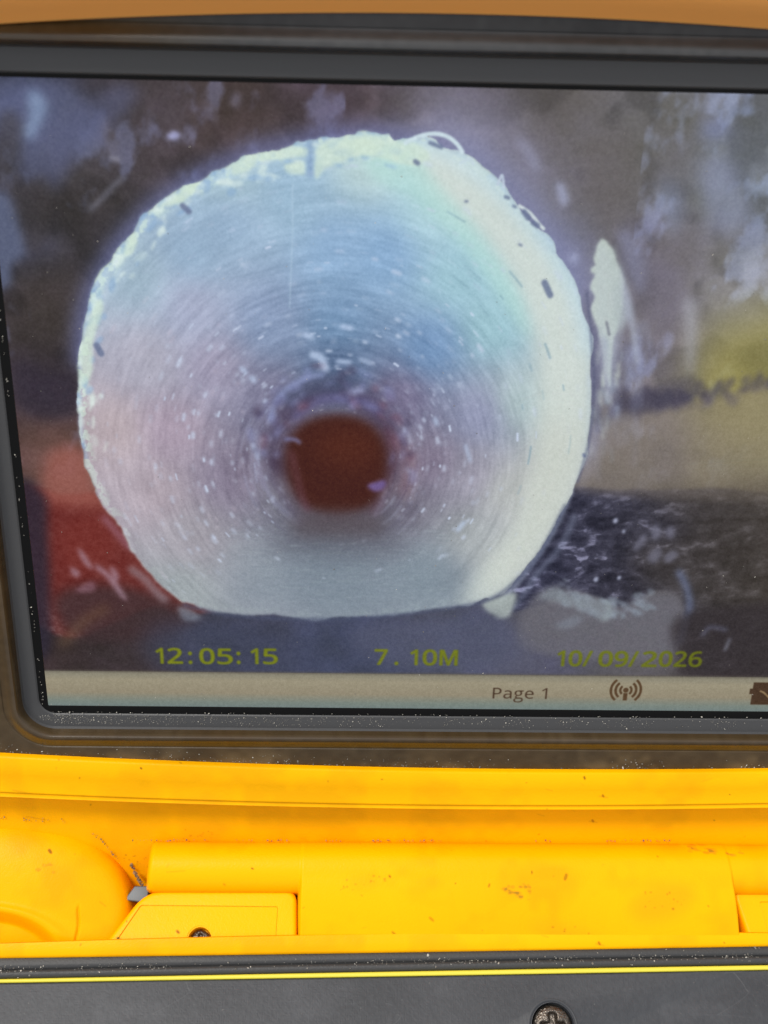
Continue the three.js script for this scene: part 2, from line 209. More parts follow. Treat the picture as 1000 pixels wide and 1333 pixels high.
  // clean vertical runs of lime scale beside the pipe
  soft(2.2, () => { g.fillStyle = rgb(206, 219, 208, 0.85); poly(g, dense([[1083, 247], [1105, 268], [1123, 300], [1133, 339], [1130, 395], [1122, 445], [1124, 519], [1110, 467], [1096, 424], [1086, 393], [1076, 365], [1083, 348], [1071, 332], [1078, 310], [1068, 299], [1077, 290], [1074, 271]], 9, 5, 88)); g.fill(); }); blob([[1082, 247], [1100, 264], [1120, 298], [1139, 339], [1150, 381], [1139, 395], [1134, 435], [1130, 482], [1127, 533], [1119, 511], [1109, 467], [1099, 424], [1087, 396], [1078, 368], [1083, 351], [1072, 333], [1078, 312], [1069, 301], [1078, 292], [1073, 274]], rgb(176, 188, 196, 0.45), 6); many(3, (k) => { for (let i = 0; i < 34; i++) { const y = 420 + rnd() * 230, x = [[1093, 396]][0][0] + rnd() * 50; k.strokeStyle = rnd() < 0.5 ? rgb(150, 166, 178, 0.5) : rgb(220, 232, 216, 0.5); k.lineWidth = 2 + rnd() * 5; k.beginPath(); k.moveTo(x, y); k.lineTo(x + 3, y + 10 + rnd() * 26); k.stroke(); } });
  many(5, (k) => { for (let i = 0; i < 26; i++) { const x = [[1079, 368]][0][0] + rnd() * 105, y = 380 + rnd() * 230; k.strokeStyle = rgb(150, 158, 190, 0.22); k.lineWidth = 5 + rnd() * 9; k.lineCap = 'round'; k.beginPath(); k.moveTo(x, y); k.lineTo(x + 6 + rnd() * 8, y + 40 + rnd() * 60); k.stroke(); } });
  blob([[1115, 328], [1133, 339], [1146, 381], [1135, 409], [1121, 384]], rgb(170, 180, 186, 0.6), 4); blob([[1119, 284], [1137, 325], [1157, 380], [1175, 466], [1167, 466], [1152, 409], [1136, 367]], rgb(166, 174, 190, 0.7), 4); line([[1103, 266], [1122, 339], [1123, 409]], rgb(176, 190, 188, 0.6), 12, 6); line([[1107, 395], [1114, 418]], rgb(120, 124, 138, 0.8), 5, 1.5);
  line([[1102, 424], [1125, 541]], rgb(160, 166, 186, 0.7), 9, 4); line([[1083, 410], [1101, 541], [1110, 602]], rgb(96, 98, 126, 0.7), 14, 6);
  blob([[1092, 602], [1109, 596], [1119, 663], [1093, 711], [1080, 708]], rgb(150, 150, 170, 0.6), 7);
  g.restore();
  // silt and running water, right
  g.save(); outsideClip();
  blob([[1140, 574], [1212, 562], [1545, 504], [1583, 720], [1094, 727], [1110, 648]], rgb(132, 122, 116, 0.5), 8);
  blob([[1231, 725], [1583, 720], [1624, 953], [1339, 974], [1199, 856], [1318, 805]], rgb(72, 63, 54, 0.38), 22);
  for (const p of [[[1204, 843], [1214, 823], [1229, 813], [1225, 836], [1211, 853]], [[1234, 806], [1248, 793], [1257, 816], [1246, 829]], [[1265, 806], [1279, 796], [1285, 819], [1274, 825]], [[1235, 866], [1248, 846], [1264, 849], [1260, 872], [1246, 879]], [[1269, 862], [1286, 849], [1299, 858], [1286, 875], [1273, 876]]]) blob(p, rgb(122, 123, 142, 0.62), 4.5);
  for (const [x, y, r] of [[[1136, 915]][0].concat(6), [[1163, 787]][0].concat(6), [[1183, 911]][0].concat(5), [[1182, 810]][0].concat(4)]) soft(2, () => { g.fillStyle = rgb(166, 172, 196, 0.9); g.beginPath(); g.ellipse(x, y, r * 0.8, r, 0.3, 0, 7); g.fill(); });
  // foam along the water's edge, lower right
  line([[1067, 727], [1050, 784], [1029, 834], [1005, 876], [974, 927], [942, 970]], rgb(142, 150, 170, 0.75), 12, 4);
  line([[1080, 779], [1066, 825], [1047, 862], [1016, 901], [994, 944], [974, 979]], rgb(120, 128, 152, 0.55), 12, 5);
  blob([[907, 973], [941, 955], [975, 948], [971, 982], [960, 1003], [936, 1002]], rgb(176, 186, 182, 0.85), 4);
  blob([[1005, 964], [1050, 933], [1114, 946], [1180, 976], [1256, 944], [1311, 950], [1328, 1010], [1320, 1081], [1193, 1101], [1029, 1084], [982, 1049]], rgb(103, 101, 110, 0.8), 7);
  many(2.5, (k) => { for (let i = 0; i < 90; i++) { const t = rnd(), q = [mixn(1060, 1250, t) + (rnd() - 0.5) * 20, [[1050, 935]][0][1] + 30 * Math.sin(t * 3.4) + t * 34 + (rnd() - 0.5) * 44];  k.fillStyle = rgb(136, 146, 160, 0.2 + rnd() * 0.3); k.beginPath(); k.ellipse(q[0], q[1], 5 + rnd() * 9, 3 + rnd() * 5, 0.5, 0, 7); k.fill();  } });
  blob([[1020, 957], [1053, 933], [1086, 953], [1127, 956], [1164, 969], [1175, 994], [1161, 1008], [1130, 987], [1088, 977], [1049, 964]], rgb(134, 144, 152, 0.65), 6); line([[1161, 1005], [1172, 987], [1163, 966]], rgb(150, 162, 166, 0.5), 10, 5); blob([[1060, 1020], [1099, 998], [1119, 1005], [1089, 1027]], rgb(130, 138, 152, 0.5), 6);
  line([[1304, 897], [1324, 931], [1336, 974], [1331, 1013], [1327, 1056]], rgb(104, 116, 150, 0.7), 14, 6); blob([[1325, 992], [1627, 971], [1655, 1132], [1360, 1136], [1329, 1099]], rgb(50, 44, 46, 0.8), 9);
  line([[1423, 1073], [1429, 1048]], rgb(130, 134, 150, 0.6), 7, 3); line([[1371, 1038], [1385, 1020], [1418, 1026]], rgb(98, 100, 124, 0.6), 9, 4);
  // mud bank, lower left, with a red reflection painted over it
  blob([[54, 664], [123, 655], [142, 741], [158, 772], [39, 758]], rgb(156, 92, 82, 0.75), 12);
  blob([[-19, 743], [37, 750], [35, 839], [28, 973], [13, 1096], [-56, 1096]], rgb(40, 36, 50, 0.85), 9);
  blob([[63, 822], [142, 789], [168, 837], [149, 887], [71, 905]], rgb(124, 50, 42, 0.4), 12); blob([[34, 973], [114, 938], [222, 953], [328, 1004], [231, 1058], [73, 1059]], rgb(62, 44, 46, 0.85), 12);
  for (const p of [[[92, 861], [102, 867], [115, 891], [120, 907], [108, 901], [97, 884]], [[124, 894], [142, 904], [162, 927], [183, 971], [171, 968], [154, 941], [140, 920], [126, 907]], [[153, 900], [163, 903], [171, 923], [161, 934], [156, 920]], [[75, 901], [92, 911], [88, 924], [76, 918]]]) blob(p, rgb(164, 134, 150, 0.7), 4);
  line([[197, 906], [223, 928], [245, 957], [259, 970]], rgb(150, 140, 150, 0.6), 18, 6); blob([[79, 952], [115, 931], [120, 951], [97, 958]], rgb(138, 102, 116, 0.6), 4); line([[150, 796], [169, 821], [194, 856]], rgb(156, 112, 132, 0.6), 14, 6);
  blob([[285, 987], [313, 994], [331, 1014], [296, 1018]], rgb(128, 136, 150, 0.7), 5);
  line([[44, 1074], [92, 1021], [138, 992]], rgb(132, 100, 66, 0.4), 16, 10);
  // water at the mouth of the pipe
  blob([[233, 1026], [390, 1024], [580, 1036], [770, 1020], [928, 1005], [966, 1103], [579, 1162], [243, 1129]], rgb(64, 70, 94, 0.5), 18);
  blob([[659, 1021], [865, 1008], [961, 1017], [1032, 1121], [805, 1127], [660, 1089]], rgb(92, 94, 116, 0.4), 14);
  g.restore();

  // ---- inside the pipe
  g.save(); poly(g, edge); g.clip();
  blob([[715, 104], [788, 92], [864, 137], [952, 220], [1029, 313], [1083, 439], [1098, 602], [1079, 727], [1013, 867], [941, 953], [863, 971], [898, 894], [955, 810], [986, 697], [992, 573], [975, 441], [924, 329], [857, 249], [785, 187], [743, 140]], rgb(208, 217, 210, 0.9), 17);
  blob([[648, 97], [728, 91], [784, 158], [871, 248], [939, 342], [966, 426], [920, 371], [830, 263], [744, 187], [675, 154]], rgb(178, 220, 214, 0.6), 10);
  blob([[979, 604], [1083, 602], [1071, 727], [1013, 859], [925, 953], [922, 894], [977, 793]], rgb(190, 195, 184, 0.5), 30);
  soft(13, () => { g.strokeStyle = rgb(200, 224, 236, 0.5); g.lineWidth = 26; curve(g, [[143, 441], [182, 335], [252, 244], [316, 188], [426, 130], [554, 97], [661, 82], [768, 95], [879, 156], [967, 233], [1038, 334], [1078, 453]], false); g.stroke(); });
  many(2, (k) => { for (let i = 0; i < 170; i++) { const e = edge[Math.floor((0.73 + 0.36 * rnd()) * edge.length) % edge.length], d = rnd() ** 1.5 * 46, ex = C[0] - e[0], ey = C[1] - e[1], n = Math.hypot(ex, ey), al = Math.atan2(ey, ex); k.fillStyle = rnd() < 0.6 ? rgb(222, 238, 232, 0.25 + 0.45 * rnd()) : rgb(134, 168, 206, 0.5); k.beginPath(); k.ellipse(e[0] + (ex / n) * d, e[1] + (ey / n) * d, 4 + rnd() * 12, 2 + rnd() * 5, al + 1.57 + (rnd() - 0.5) * 0.9, 0, 7); k.fill(); } });
  // grey stream along the pipe's floor
  blob([[526, 816], [687, 814], [796, 862], [893, 937], [800, 981], [580, 1001], [391, 994], [376, 969], [457, 874]], rgb(126, 140, 154, 0.45), 34);
  blob([[535, 735], [685, 733], [725, 813], [749, 854], [611, 874], [472, 858], [496, 816]], rgb(88, 88, 102, 0.6), 22);
  many(1.2, (k) => { for (let i = 0; i < 420; i++) { const x = C[0] + (rnd() - 0.5) * 430, y = C[1] + 130 + rnd() * 170;  k.strokeStyle = rnd() < 0.5 ? rgb(160, 172, 180, 0.16) : rgb(100, 112, 126, 0.16); k.lineWidth = 1 + rnd() * 2; k.beginPath(); k.moveTo(x, y); k.lineTo(x + 10 + rnd() * 26, y + (rnd() - 0.5) * 4); k.stroke();  } });
  // bright broken rim
  for (const p of [[[232, 260], [244, 244], [248, 267], [236, 287], [225, 287]], [[288, 204], [316, 191], [351, 160], [368, 148], [351, 180], [316, 204]], [[338, 167], [368, 156], [336, 195], [326, 190]], [[422, 130], [460, 114], [465, 131], [435, 147], [419, 145]], [[471, 114], [517, 103], [551, 102], [551, 117], [508, 123], [473, 126]], [[516, 130], [548, 127], [548, 147], [519, 146]], [[567, 124], [575, 101], [607, 86], [647, 85], [688, 89], [677, 109], [642, 115], [613, 126], [586, 139], [570, 152]], [[150, 498], [130, 527], [138, 441], [171, 370], [179, 384], [160, 440]], [[621, 83], [714, 84], [769, 108], [742, 127], [688, 119], [648, 110]]]) soft(2.5, () => { g.fillStyle = rgb(206, 226, 210, 0.68); poly(g, dense(p, 6, 4, 83 + p[0][0])); g.fill(); });
  line([[528, 163], [527, 242], [523, 322], [520, 378]], rgb(180, 204, 224, 0.4), 3, 1); line([[559, 93], [559, 147]], rgb(120, 148, 186, 0.6), 10, 3);
  // wet flecks and scratches following the wall
  for (const [blur, count] of [[1, 330], [2.2, 620]]) many(blur, (k) => { for (let i = 0; i < count; i++) {
    const r = (70 + 290 * rnd() ** 1.1) * PX, a = rnd() * 6.283; if (a > 0.8 && a < 2.3 && rnd() < 0.93) continue; if (a < 0.9 && r > 330 && rnd() < 0.7) continue;
    const len = 3 + rnd() * 13 * (r / 400); k.strokeStyle = rgb(200, 212, 234, (0.16 + (blur < 2 ? 0.8 : 0.55) * rnd() ** 1.7) * (r > 400 ? 0.5 : 1)); k.lineWidth = blur < 2 ? 1.5 + rnd() * 3 : 2.5 + rnd() * 5; k.lineCap = 'round'; k.beginPath(); k.arc(C[0], C[1] - (r - 100) * 0.12, r * 0.97, a, a + len / r); k.stroke();
  } });
  many(1.2, (k) => { for (let i = 0; i < 46; i++) { const t = i / 46, ring = i % 3, a = -1.25 + 1.75 * t + rnd() * 0.05, r = [250, 272, 300][ring] * PX * (1 + 0.03 * Math.sin(a * 3)); if (rnd() < 0.7) continue;  k.strokeStyle = rgb(116, 150, 168, 0.2 + rnd() * 0.4); k.lineWidth = 2 + rnd() * 3; const r2 = r * (1 + 0.04 * (rnd() - 0.5)); k.beginPath(); k.arc(C[0], C[1] - 60 + 20 * rnd(), r2, a, a + 0.02 + rnd() * 0.09); k.stroke();  } });
  many(2, (k) => { for (let i = 0; i < 40; i++) { const a = 2.3 + rnd() * 1.7, r = (120 + rnd() * 200) * PX;  k.strokeStyle = rgb(206, 190, 206, 0.28); k.lineWidth = 2 + rnd() * 3; k.beginPath(); k.arc(C[0], C[1] - 30, r, a, a + 0.02 + rnd() * 0.03); k.stroke();  } });
  for (const [p, w] of [[[[549, 428], [560, 431]], 12], [[[563, 465], [577, 470], [586, 491]], 15], [[[616, 411], [634, 414]], 9], [[[609, 476], [631, 478]], 8], [[[652, 472], [669, 478]], 7], [[[429, 493], [436, 499]], 9], [[[447, 510], [452, 516]], 9], [[[744, 685], [749, 691]], 8], [[[849, 811], [861, 795]], 8], [[[447, 642], [455, 667]], 8], [[[795, 584], [799, 594]], 8], [[[856, 636], [867, 667]], 6]]) line(p, rgb(188, 206, 234, 0.75), w, 3);
  // step where the next length of pipe begins, then the dark bore with still water in it
  soft(14, () => { g.strokeStyle = rgb(66, 54, 76, 0.75); g.lineWidth = 44; g.beginPath(); g.ellipse(C[0] - 6, C[1] - 20, 108, 122, 0, 2.7, 6.7); g.stroke(); });
  soft(9, () => { g.strokeStyle = rgb(74, 84, 112, 0.6); g.lineWidth = 34; g.beginPath(); g.ellipse(C[0] - 14, C[1] - 38, 118, 116, 0, 3.9, 5.2); g.stroke(); });
  line([[481, 589], [490, 558], [515, 528], [551, 509], [580, 502]], rgb(150, 162, 204, 0.75), 8, 4); line([[460, 612], [453, 658], [460, 704], [483, 752], [519, 787], [537, 802]], rgb(150, 152, 182, 0.5), 7, 4); line([[478, 704], [508, 754], [543, 799]], rgb(104, 98, 122, 0.6), 9, 4);
  line([[529, 588], [551, 565], [587, 549], [653, 551], [686, 570]], rgb(104, 100, 150, 0.65), 16, 7); line([[631, 537], [653, 531]], rgb(170, 176, 214, 0.8), 13, 5); line([[641, 555], [636, 564]], rgb(150, 154, 206, 0.7), 12, 4);
  line([[705, 608], [711, 669], [697, 733], [680, 773]], rgb(96, 64, 82, 0.6), 22, 8); line([[721, 631], [747, 669], [740, 732]], rgb(140, 92, 100, 0.4), 26, 11);
  many(4, (k) => { for (let i = 0; i < 70; i++) { const a = -3.5 + rnd() * 3.9, r = (66 + 46 * rnd()) * PX, d = rnd(); k.fillStyle = d < 0.45 ? rgb(140, 150, 200, 0.35) : d < 0.8 ? rgb(62, 50, 74, 0.4) : rgb(120, 84, 104, 0.4); k.beginPath(); k.ellipse(C[0] + Math.cos(a) * r - 6, C[1] - 24 + Math.sin(a) * r, 5 + rnd() * 12, 3 + rnd() * 7, a + 1.57 + (rnd() - 0.5), 0, 7); k.fill(); } });
  many(1.8, (k) => { for (let i = 0; i < 26; i++) { const r = (70 + 60 * (i / 26)) * PX, a = i % 2 ? 1.9 + rnd() * 1.5 : -0.5 + rnd() * 1.2; k.strokeStyle = rnd() < 0.55 ? rgb(176, 184, 214, 0.1 + 0.3 * rnd()) : rgb(84, 80, 108, 0.12 + 0.25 * rnd()); k.lineWidth = 1.5 + rnd() * 3.5; k.lineCap = 'round'; k.beginPath(); k.arc(C[0], C[1] + 6, r, a, a + 0.1 + rnd() * 0.5); k.stroke(); } });
  const bore = [[609, 581], [646, 586], [680, 608], [700, 646], [703, 685], [694, 723], [680, 752], [653, 772], [610, 780], [565, 773], [538, 754], [517, 716], [509, 672], [515, 634], [539, 603], [573, 586]];
  soft(16, () => { g.fillStyle = rgb(70, 48, 58, 0.7); g.beginPath(); g.ellipse(C[0], C[1] + 10, 112, 112, 0, 0, 7); g.fill(); }); blob(bore, rgb(66, 28, 20, 1), 9); blob([[595, 610], [669, 611], [687, 654], [655, 686], [580, 671], [565, 633]], rgb(84, 38, 25, 0.7), 20);
  blob([[537, 780], [683, 778], [705, 810], [672, 827], [549, 829], [519, 813]], rgb(86, 78, 84, 0.8), 15);
  line([[509, 629], [527, 629], [536, 635]], rgb(120, 124, 172, 0.8), 7, 3); blob([[667, 720], [688, 711], [703, 710], [700, 726], [682, 733]], rgb(112, 94, 150, 0.9), 3.5); line([[708, 732], [692, 765], [683, 784]], rgb(140, 136, 158, 0.5), 7, 4); line([[521, 657], [538, 735], [550, 770]], rgb(110, 72, 88, 0.5), 12, 6);
  g.restore();
  // broken lip of the pipe standing out against the mud
  line([[725, 91], [748, 80], [774, 75], [797, 79], [815, 91], [825, 104]], rgb(206, 224, 232, 0.95), 7, 1.2); line([[823, 122], [839, 114], [845, 124]], rgb(196, 214, 224, 0.9), 5, 1); line([[890, 156], [897, 141], [901, 161]], rgb(190, 204, 220, 0.9), 5, 1); line([[931, 192], [951, 204], [969, 223], [977, 230]], rgb(208, 220, 222, 0.9), 6, 1);
  for (const [p, w] of [[[[940, 202], [948, 212]], 10], [[[957, 220], [966, 225]], 9], [[[905, 177], [911, 179]], 6], [[[920, 192], [924, 194]], 5], [[[986, 325], [998, 347]], 12], [[[743, 121], [748, 124]], 8], [[[935, 258], [939, 260]], 4], [[[834, 186], [838, 186]], 4], [[[162, 454], [169, 469]], 12], [[[333, 203], [344, 213]], 10], [[[768, 90], [788, 97]], 7], [[[1087, 651], [1089, 654]], 6]]) line(p, rgb(104, 116, 146, 0.85), w, 1.6);
  line([[1065, 340], [1081, 424], [1095, 526], [1095, 625], [1080, 708]], rgb(84, 88, 116, 0.6), 5, 2); line([[1060, 756], [1016, 862], [973, 920], [925, 960], [848, 982], [674, 1007], [548, 1012], [391, 1005], [298, 982]], rgb(74, 82, 108, 0.65), 7, 3);

  // writing of the recorder and its status bar
  const bar = [[3, 1135], [1524, 1134]];
  const T = (str, p0, p1, cap, col, extra) => {                    // sets a line of text between two points with its capitals cap high
    const L = Math.hypot(p1[0] - p0[0], p1[1] - p0[1]); g.save(); g.translate(...p0); g.rotate(Math.atan2(p1[1] - p0[1], p1[0] - p0[0])); g.font = `${extra || ''}100px sans-serif`;
    g.scale(L / g.measureText(str).width, cap / 71.4); g.fillStyle = col; g.fillText(str, 0, 0); g.restore();
  };
  const chars = (list, y0, y1, cap) => { for (const [ch, a, b] of list) { g.save(); g.font = '100px Arial'; const w = g.measureText(ch), l = w.actualBoundingBoxLeft, r = w.actualBoundingBoxRight; g.translate(a[0], a[1]); g.scale((b[0] - a[0]) / (l + r), cap / 71.4); g.lineWidth = 3; g.strokeStyle = g.fillStyle = `rgb(${Math.round(mixn(130, 98, a[0] / VW))},${Math.round(mixn(138, 106, a[0] / VW))},18)`; g.fillText(ch, l, 0); g.strokeText(ch, l, 0); g.restore(); } };
  const cut = (s, xs, y) => [...s].map((ch, i) => [ch, [xs[i][0], y], [xs[i][1], y]]);
  const px = (x, y) => { const a = [[227, 1117], [1390, 1113]], t = (x - 200) / 720; return [mixn(a[0][0], a[1][0], t), mixn(a[0][1], a[1][1], t)]; };
  soft(1.4, () => {
    const put = (s, spans) => [...s].forEach((ch, i) => chars([[ch, px(spans[i][0]), px(spans[i][1])]], 0, 0, 35));
    put('12:05:15', [[204, 213], [219, 238], [246, 250], [260, 279], [283, 302], [308, 312], [326, 335], [342, 360]]);
    put('7.10M', [[486, 502], [512, 516], [532, 541], [548, 566], [570, 593]]);
    put('10/09/2026', [[723, 732], [738, 755], [757, 768], [777, 795], [798, 815], [817, 828], [834, 853], [856, 873], [876, 892], [895, 912]]);
  });
  const bx = (x, y) => { const a = [[3, 1137], [1524, 1134], [0, 1220], [1537, 1220]]; const t = (x - 60) / 940, u = (y - 873 - 7 * t) / 45.5; return [mixn(mixn(a[0][0], a[1][0], t), mixn(a[2][0], a[3][0], t), u), mixn(mixn(a[0][1], a[1][1], t), mixn(a[2][1], a[3][1], t), u)]; };
  const top = bx(60, 873)[1];
  const gr = g.createLinearGradient(0, top, 0, VH); gr.addColorStop(0, 'rgb(132,128,112)'); gr.addColorStop(0.25, 'rgb(152,144,122)'); gr.addColorStop(0.6, 'rgb(144,135,114)'); gr.addColorStop(0.85, 'rgb(120,130,122)'); gr.addColorStop(1, 'rgb(112,125,123)');
  g.fillStyle = gr; g.fillRect(0, top, VW, VH - top);
  soft(2, () => { g.fillStyle = 'rgba(90,84,74,0.8)'; g.fillRect(0, top - 2, VW, 4); });
  const bt = (x, y) => bx(x, y);
  soft(0.8, () => {
    T('Page 1', bt(634, 909), bt(713, 909.6), 26, 'rgb(72,54,40)');
    const [ax, ay] = bt(812, 898); g.strokeStyle = g.fillStyle = 'rgb(84,62,40)';
    g.beginPath(); g.arc(ax, ay, 6, 0, 7); g.fill(); g.fillRect(ax - 4.5, ay + 7, 9, 18); g.lineCap = 'butt';
    for (const [r, w] of [[12, 5], [22, 5.5], [32, 5.5]]) for (const m of [0, Math.PI]) { g.lineWidth = w; g.beginPath(); g.arc(ax, ay, r, m - 0.86, m + 0.86); g.stroke(); }
    const [b0, b1] = [bt(981, 888), bt(1046, 917)]; g.fillStyle = 'rgb(70,50,34)'; g.fillRect(b0[0], b0[1], b1[0] - b0[0], b1[1] - b0[1]); const [n0, n1] = [bt(976, 896), bt(979.5, 903)]; g.fillRect(n0[0], n0[1], n1[0] - n0[0], n1[1] - n0[1]);
    g.strokeStyle = 'rgb(140,116,84)'; g.lineWidth = 4; curve(g, [bt(989, 899), bt(994, 901), bt(1006, 909), bt(1022, 896), bt(1036, 902)], false); g.stroke();
  });
  // sensor noise and the lines of the panel; an even glass reflection is subtracted, the painted red and yellow ones stay
  const out = g.getImageData(0, 0, VW, VH), lin = (v) => (v <= 0.04045 ? v / 12.92 : ((v + 0.055) / 1.055) ** 2.4), srgb = (v) => (v <= 0.0031308 ? v * 12.92 : 1.055 * v ** (1 / 2.4) - 0.055);
  const BLACK = 0.007;
  for (let y = 0, o = 0; y < VH; y++) for (let x = 0; x < VW; x++, o += 4) {
    const n = (hash(x >> 1, y >> 1, 91) - 0.5) * 9 + ((y % 3) - 1) * 1.6 + ((x % 3) - 1) * 1.2 + (noise(x / 5, y / 5, 92) - 0.5) * 7;
    for (let k = 0; k < 3; k++) out.data[o + k] = 255 * srgb(clamp(lin(clamp((out.data[o + k] + n) / 255)) - BLACK));
  }
  g.putImageData(out, 0, 0);
  const t = new THREE.CanvasTexture(c); t.colorSpace = THREE.SRGBColorSpace; t.magFilter = THREE.LinearFilter; return t;
}

// ---------------------------------------------------------------- building blocks (millimetres in, metres out)
const unit = new THREE.Object3D();
function part(name, geo, material, parent, lid = false) {
  geo.scale(MM, MM, MM); const m = new THREE.Mesh(geo, material); m.name = name; m.castShadow = m.receiveShadow = true;
  if (parent.isGroup) { m.position.y = LIFT; if (lid) m.quaternion.copy(lean); }
  parent.add(m); return m;
}
// a rail is a line across the machine through three places, bowed as they say; between and beyond them it is a parabola
const rail = ([a, b, c]) => { const L = (k) => (x) => a[k] * ((x - b[0]) * (x - c[0])) / ((a[0] - b[0]) * (a[0] - c[0])) + b[k] * ((x - a[0]) * (x - c[0])) / ((b[0] - a[0]) * (b[0] - c[0])) + c[k] * ((x - a[0]) * (x - b[0])) / ((c[0] - a[0]) * (c[0] - b[0])); return [L(1), L(2)]; };
const shift = (r, dy, dz) => [(x) => r[0](x) + dy, (x) => r[1](x) + dz];
function loft(rails, x0 = -45, x1 = 205, nx = 60, crease = 0.6) {
  const pos = [], uv = [], idx = [], n = rails.length;
  for (let i = 0; i <= nx; i++) { const x = mixn(x0, x1, i / nx); let l = 0, q; rails.forEach((r, j) => { const p = [x, r[0](x), r[1](x)]; if (j) l += Math.hypot(p[1] - q[1], p[2] - q[2]); q = p; pos.push(...p); uv.push(x, l); }); }
  for (let i = 0; i < nx; i++) for (let j = 0; j < n - 1; j++) { const a = i * n + j, b = a + n; idx.push(a, a + 1, b, b, a + 1, b + 1); }
  const g = new THREE.BufferGeometry(); g.setAttribute('position', new THREE.Float32BufferAttribute(pos, 3)); g.setAttribute('uv', new THREE.Float32BufferAttribute(uv, 2)); g.setIndex(idx);
  return toCreasedNormals(g, crease);
}
function ring(sections, n = 14) {                                  // sections [grow, z, radius] of a frame round the 162.7 x 122 picture
  const pos = [], uv = [], idx = [], S = sections.length, loop = (gr, r) => {
    const o = [], x0 = -gr, y0 = -gr, x1 = 162.7 + gr, y1 = 122 + gr - (gr > 1 && gr < 2.6 ? 1.05 : 0), cs = [[x1 - r, y1 - r, 0], [x0 + r, y1 - r, 1], [x0 + r, y0 + r, 2], [x1 - r, y0 + r, 3]];
    for (const [cx, cy, q] of cs) for (let i = 0; i <= n; i++) { const a = (q + i / n) * Math.PI / 2; o.push([cx + r * Math.cos(a), cy + r * Math.sin(a)]); }
    return o;
  };
  const N = 4 * (n + 1);
  sections.forEach(([gr, z, r]) => loop(gr, r).forEach(([x, y]) => { pos.push(x, y, z); uv.push(x, y); }));
  for (let s = 0; s < S - 1; s++) for (let i = 0; i < N; i++) { const a = s * N + i, b = s * N + (i + 1) % N; idx.push(a, a + N, b, b, a + N, b + N); }
  const g = new THREE.BufferGeometry(); g.setAttribute('position', new THREE.Float32BufferAttribute(pos, 3)); g.setAttribute('uv', new THREE.Float32BufferAttribute(uv, 2)); g.setIndex(idx);
  return toCreasedNormals(g, 0.5);
}
function relief(x0, x1, w0, w1, nx, nw, height) {                  // a moulding seen from above: height(x, w)
  const pos = [], uv = [], idx = [];
  for (let j = 0; j <= nw; j++) for (let i = 0; i <= nx; i++) { const x = mixn(x0, x1, i / nx), w = mixn(w0, w1, j / nw); pos.push(x, height(x, w), w); uv.push(x, w + 60); }
  for (let j = 0; j < nw; j++) for (let i = 0; i < nx; i++) { const a = j * (nx + 1) + i, b = a + nx + 1; idx.push(a, b, a + 1, a + 1, b, b + 1); }
  const g = new THREE.BufferGeometry(); g.setAttribute('position', new THREE.Float32BufferAttribute(pos, 3)); g.setAttribute('uv', new THREE.Float32BufferAttribute(uv, 2)); g.setIndex(idx); g.computeVertexNormals(); return g;
}
const smax = (a, b, k) => { const h = clamp(0.5 + 0.5 * (a - b) / k); return mixn(b, a, h) + k * h * (1 - h); };
const smin = (a, b, k) => -smax(-a, -b, k);
function plate(points, u, thick, bevel, holes = []) {              // a flat piece lying on the base: outline in (x, w), top face at height u
  const s = new THREE.Shape(points.map(([x, w]) => new THREE.Vector2(x, -w)));
  for (const h of holes) s.holes.push(new THREE.Path(h.map(([x, w]) => new THREE.Vector2(x, -w))));
  const g = new THREE.ExtrudeGeometry(s, { depth: thick, bevelEnabled: bevel > 0, bevelThickness: bevel, bevelSize: bevel, bevelOffset: -bevel, bevelSegments: 4, curveSegments: 10 });
  g.rotateX(-Math.PI / 2); g.translate(0, u - thick - bevel, 0); const p = g.attributes.position, uv = g.attributes.uv; for (let i = 0; i < p.count; i++) uv.setXY(i, p.getX(i), p.getZ(i) + 60);
  return toCreasedNormals(g, 0.7);
}
const roundPoly = (p, r, n = 6) => { const o = []; p.forEach((b, i) => { const a = p[(i + p.length - 1) % p.length], c = p[(i + 1) % p.length], rr = Array.isArray(r) ? r[i] : r, d = (q) => { const l = Math.hypot(q[0] - b[0], q[1] - b[1]); return [b[0] + ((q[0] - b[0]) * rr) / l, b[1] + ((q[1] - b[1]) * rr) / l]; }, s = d(a), e = d(c); for (let k = 0; k <= n; k++) { const t = k / n; o.push([0, 1].map((m) => (1 - t) ** 2 * s[m] + 2 * t * (1 - t) * b[m] + t * t * e[m])); } }); return o; };
const circle = (x, w, r, n = 28) => Array.from({ length: n }, (_, i) => [x + r * Math.cos((i / n) * 2 * Math.PI), w + r * Math.sin((i / n) * 2 * Math.PI)]);
const strip = (p) => p.map(([x, , w]) => [x, w]);

// ---------------------------------------------------------------- the ground it stands on
{ const g = new THREE.PlaneGeometry(60, 60); g.rotateX(-Math.PI / 2);
  const m = new THREE.Mesh(g, new THREE.MeshStandardMaterial({ name: 'ground', color: new THREE.Color(0.12, 0.11, 0.1), roughness: 0.95 })); m.name = 'ground'; m.userData.kind = 'structure'; m.receiveShadow = true; scene.add(m); }

// ---------------------------------------------------------------- the monitor
const monitor = new THREE.Group(); monitor.name = 'inspection_monitor';
monitor.userData = { label: 'yellow and dark grey pipe inspection monitor, its lit screen showing the inside of a pipe', category: 'monitor' };
scene.add(monitor);

